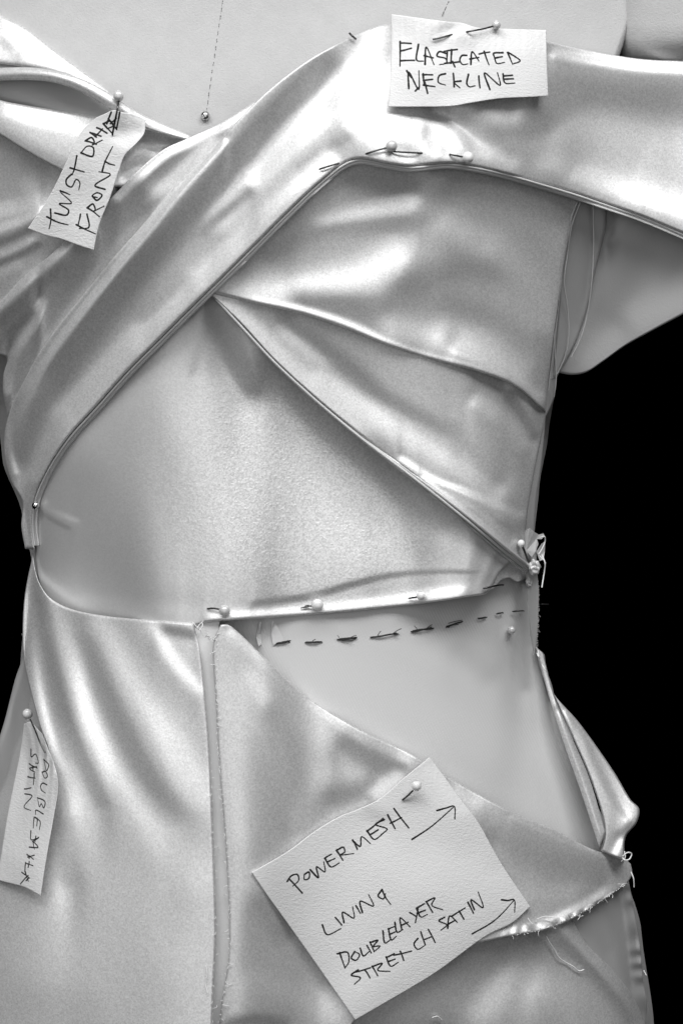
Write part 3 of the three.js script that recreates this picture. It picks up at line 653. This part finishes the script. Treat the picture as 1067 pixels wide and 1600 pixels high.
note('small white cloth label reading ELASECATED NECK LINE pinned over the bust', { n: '611,22 655,28 700,34 722,36 745,43 790,45 853,47', w: '611,22 611,90 607,167', e: '853,47 854,95 856,150', s: '607,167 660,167 705,166 735,161 780,154 820,152 856,150', level: 182, lean: `
152 20: 640,40 660,52
120 9: 684,46 704,38
235 7: 700,56 715,50 728,48
138 12: 722,62 735,68
150 10: 660,66 690,60
205 20: 770,62 820,62
172 30: 640,130 700,140
200 12: 700,158 760,148` },
[[600, 10, 3.952, 2.4, '98,222 98,300 96,380;100,232 165,238;102,282 166,268;98,345 185,345;210,245 200,345 240,350;250,370 258,262 305,370;245,315 300,328;385,298 338,288 324,315 378,330 384,356 340,370;368,285 450,268;415,272 410,358;372,360 465,345;388,290 384,360;420,345 435,378;510,300 480,304 466,335 484,360 516,354;535,356 545,275 586,330;530,322 585,308;588,286 655,268;620,266 634,310 650,350;740,264 680,275 686,300 700,336 750,325;690,303 735,290;770,260 786,296 800,330;775,260 815,280 850,306 800,332;150,520 150,420 210,525 212,410;138,410 166,452;205,515 190,535;238,430 246,500;235,435 296,434;240,470 296,462;240,498 310,506;248,480 266,548;376,424 338,438 332,478 376,494;425,420 430,502;472,464 430,474 466,506;520,420 510,480 526,496 562,488;585,425 592,498;655,505 622,404 720,472 704,394;740,398 744,440 755,456 816,450;742,412 800,402;746,432 806,424']], 0.9);
note('slanting white cloth label reading TWIST DRAPE FRONT on the shoulder', { n: '150,184 164,178 178,172 190,175 208,178 228,186', w: '150,184 128,205 108,245 78,306 44,357', e: '228,186 226,208 212,226 196,242 186,268 172,310 156,350 147,391', s: '44,357 70,367 98,374 122,383 147,391', level: 176, lean: `
192 14: 140,200 120,225
140 10: 196,180 188,200
236 12: 180,214 196,222 214,212
150 9: 205,190 218,196
186 20: 95,290 90,320
162 16: 110,365 80,356` },
[[40, 140, 5.335, 2.3, '150,1030 240,1078 340,1110;185,970 186,1060 168,1130;222,1004 330,1026 346,990 265,930 372,932 278,838;276,826 318,842 360,862;378,698 332,738 334,778 376,800 420,742 450,770 440,826;368,645 490,686;430,552 404,660 384,704;465,530 566,562 572,492 520,480 466,530;504,434 600,466;510,430 560,410 582,450 566,470 650,434;545,366 600,408;550,370 640,402;604,330 690,378;590,402 652,342;660,300 736,382;664,300 720,282 742,318 690,342;704,262 770,346;730,212 690,302;772,260 720,302;802,212 770,344;412,1112 480,1150 580,1196;450,1028 428,1120;508,1030 522,1140 440,1146;510,978 560,1010 615,1056;514,976 560,950 580,1000 566,1010 656,972;556,884 596,922 640,882 600,860 556,884 600,900;668,836 582,800 714,716 618,690;645,690 672,610 738,490;670,608 706,628 754,642']], 0.9);
note('long white cloth label reading DOUBLE LAYER SATIN at the hip', { n: '38,1131 48,1128 60,1140 66,1146', w: '38,1131 33,1170 24,1215 13,1270 4,1325 -4,1375', e: '66,1146 74,1166 88,1204 91,1232 84,1280 74,1335 64,1400', s: '-4,1375 16,1380 38,1386 64,1400', level: 190, lean: `
176 10: 64,1170 70,1190
205 12: 50,1200 45,1240
170 16: 20,1350 30,1370` },
[[0, 1100, 5.164, 1.55, '222,388 228,448 270,420 302,484 270,492;208,508 292,526;286,518 214,544 272,562;246,524 254,560;200,610 276,608;264,572 262,660;176,708 240,688;182,744 256,746 184,842 252,858;352,450 402,482 386,532 352,452;342,552 376,540 396,574 370,592 340,552;394,640 352,634 334,660 346,690 386,704;310,752 384,770 376,818 350,792 334,816 314,766;374,864 302,848 302,880;300,902 350,926 346,988;322,908 320,962;290,902 288,982;268,1008 276,1072 334,1052;344,1046 288,1086;318,1040 312,1082;262,1130 342,1120 298,1088 310,1140;244,1188 306,1216;254,1206 312,1184;270,1196 266,1216;238,1254 302,1266;268,1238 260,1284;236,1250 232,1322;204,1330 276,1366;262,1346 194,1422;234,1318 264,1392;244,1390 268,1368']], 0.85);
note('large square white cloth label reading POWER MESH LINING DOUBLE LAYER STRETCH SATIN', { n: '393,1363 450,1330 490,1300 528,1277 560,1264 593,1248 630,1216 671,1183', s: '555,1594 600,1568 680,1520 760,1462 800,1442 828,1417', w: '393,1363 415,1395 470,1472 555,1594', e: '671,1183 690,1208 716,1244 746,1284 782,1348 828,1417', level: 180, lift: 4, lean: `
214 14: 680,1200 720,1262
148 14: 580,1270 596,1276
160 30: 690,1290 720,1310
172 30: 440,1380 470,1400
192 30: 600,1330 640,1360
170 24: 640,1440 680,1420
196 30: 560,1540 600,1500
208 16: 780,1370 800,1410` },
[[430, 1200, 3.557, 2.2, '85,605 152,686;70,612 92,584 124,580 132,612 100,642;165,582 188,572 188,606 164,612 162,584;195,560 240,606 230,546 276,576 270,520;275,500 310,550 356,530;290,522 332,504;275,502 312,480;340,460 376,516;340,460 378,444 386,470 360,486 436,480;430,405 456,456;430,408 472,440 480,388 530,426;510,355 550,402 602,368;528,376 572,350;510,358 600,285;606,292 558,320 622,345 588,376;625,265 666,342;660,230 742,338;640,312 702,280;760,402 860,338 990,228;900,243 950,230 996,222 1000,292'],
 [480, 1370, 2.964, 2.2, '70,220 92,266 156,240;130,188 160,224;170,212 164,165 216,192 210,140;225,135 246,170;255,166 245,115 306,136 284,84;346,60 328,90 352,102 362,78;346,60 360,92 386,128;150,350 175,422;138,356 186,350 192,394 174,422;220,346 204,376 226,386 242,360 220,346;245,330 260,366 286,346;276,318 296,352;290,302 310,346;290,305 326,294 306,322 336,320 310,346;350,250 360,306 386,290;375,240 390,292 412,275;380,266 406,255;375,242 402,230;405,210 416,256 442,244;436,240 430,190 476,232;440,222 466,210;474,165 502,182;512,148 500,212;505,145 526,186 556,175;518,166 546,155;505,146 542,125;550,115 580,166;550,116 590,100 576,132 628,156;236,430 204,454 246,466 218,496;225,440 292,420;268,432 290,466;300,412 326,456;300,415 346,400 326,430 382,436;365,370 386,412 422,394;375,391 406,380;365,372 402,355;400,362 482,344;430,344 446,386;512,285 494,310 510,336 542,320;525,255 546,316;560,245 592,306;544,290 572,280;636,190 610,206 646,226 618,250;650,242 660,185 696,216;655,222 686,205;670,186 732,150;704,164 726,202;745,125 771,176;775,160 760,114 816,152 794,80;765,272 870,216 966,130;905,122 935,128 966,128 968,186']], 0.9);

// ---------------------------------------------------------------- pins: ball head and wire
function pin(label, x, y, r, mat, wires, up = 0, wireR = 1.35) {
  const z = surf(x, y) + r * 0.75 + up, o = thing('dressmaking_pin', label, 'pin', 'pins stuck through the dress'), c = P(x, y, z); o.position.copy(c);
  if (r) {
    const prof = []; for (let k = 0; k <= 20; k++) { const a = k / 20 * Math.PI; prof.push(new THREE.Vector2(Math.max(0.001, Math.sin(a) * r * (1 + 0.02 * Math.sin(a * 3)) * S), -Math.cos(a) * r * 0.97 * S)); }
    const g = new THREE.LatheGeometry(prof, 28); put('pin_head', g, mat, o);
  }
  for (const w of wires) {
    const p = pts(w).map((q) => P(q[0], q[1], surf(q[0], q[1]) + (q[2] ?? 2)).sub(c));
    const cv = p.length > 2 ? new THREE.CatmullRomCurve3(p, false, 'centripetal') : new THREE.LineCurve3(p[0], p[1]);
    put('pin_shaft', new THREE.TubeGeometry(cv, p.length > 2 ? 24 : 1, wireR * S, 8, false), steel, o);
  }
  return o;
}
pin('pearl headed pin holding the neck line label', 775, 39, 7, pearl, ['770,41,6 755,45,7 736,48.5,4 728,50,-4', '706,54,-4 697,56.5,2 684,60,3 676,61.5,2']);
pin('pearl headed pin at the top of the TWIST DRAPE label', 185.5, 150, 8.5, pearl, ['186,158,8 184,170,9 179,195,5 176,211,1'], 2, 1.5);
pin('round steel ball pin at the end of the chest seam', 321, 181, 7.4, chrome, ['321,181,2 321,181,-20']);
pin('dark pin tip sticking out above the satin neckline', 547, 53, 0, steel, ['546,52,4 550,56,3 556,61,0'], 0, 1.6);
pin('grey pearl headed pin at the highest point of the band edge', 611.5, 228, 8.8, pearl, ['604,231,5 592,234,4 577,238.5,2 570,241,-4', '530,255,-3 524,256.5,2 503,263,2.5 499,264.5,0'], 1, 1.4);
pin('pearl headed pin on the band edge nearest the bust side', 731, 246, 8.6, pearlPale, ['723,245,4 709,242.5,3 702,241,-3', '662,239.5,-3 655,239,2 620,237,2.5 612,236,0'], 1, 1.4);
pin('small steel headed pin at the side end of the diagonal band', 56.5, 790, 6.4, chrome, ['56,790,2 60,790,-14'], 0);
pin('pearl headed pin over the skirt slit, wire bent to the side', 351, 954, 9, pearl, ['343,952,6 334,950.5,4 324,951,1'], 1);
pin('white headed pin with a forked wire at the middle of the waist edge', 496, 945, 9.6, pearlPale, ['488,946,5 478,948.5,3 470,950,1', '488,948,4 480,946,3 474,950,1'], 1, 1.1);
pin('small white headed pin at the waist beside the smooth end', 657.5, 931, 6.8, pearlPale, ['652,933,4 644,934,3 638,935,1'], 1);
pin('headless dark pin wire at the corner of the waist edge', 770, 917, 0, steel, ['755,919.5,2 762,918,3 778,914.5,2 786,914,0'], 0, 1.5);
pin('pearl headed pin alone on the mesh below the dark stitches', 798.5, 984.5, 6.6, pearl, ['798,985,2 797,985,-14'], 0);
pin('small pearl headed pin at the drape end above the gathered knot', 814, 849, 6, pearlPale, ['816,854,4 820,864,4 824,875,3 828,884,0'], 1, 1.8);
pin('bare pin point sticking out sideways past the side seam', 838, 944, 0, steel, ['836,944,-4 846,944,2 857,944,8'], 0, 1);
pin('pearl headed pin holding the DOUBLE LAYER SATIN label', 43.5, 1115.5, 8.6, pearlPale, ['48,1124,8 56,1142,8 64,1162,6 71,1176,2'], 4, 1.3);
pin('pearl headed pin through the large square label', 650.5, 1228, 8, pearlPale, ['645,1235,8 637,1243,5 628.5,1250,1'], 10, 1.4);

renderer.render(scene, camera);
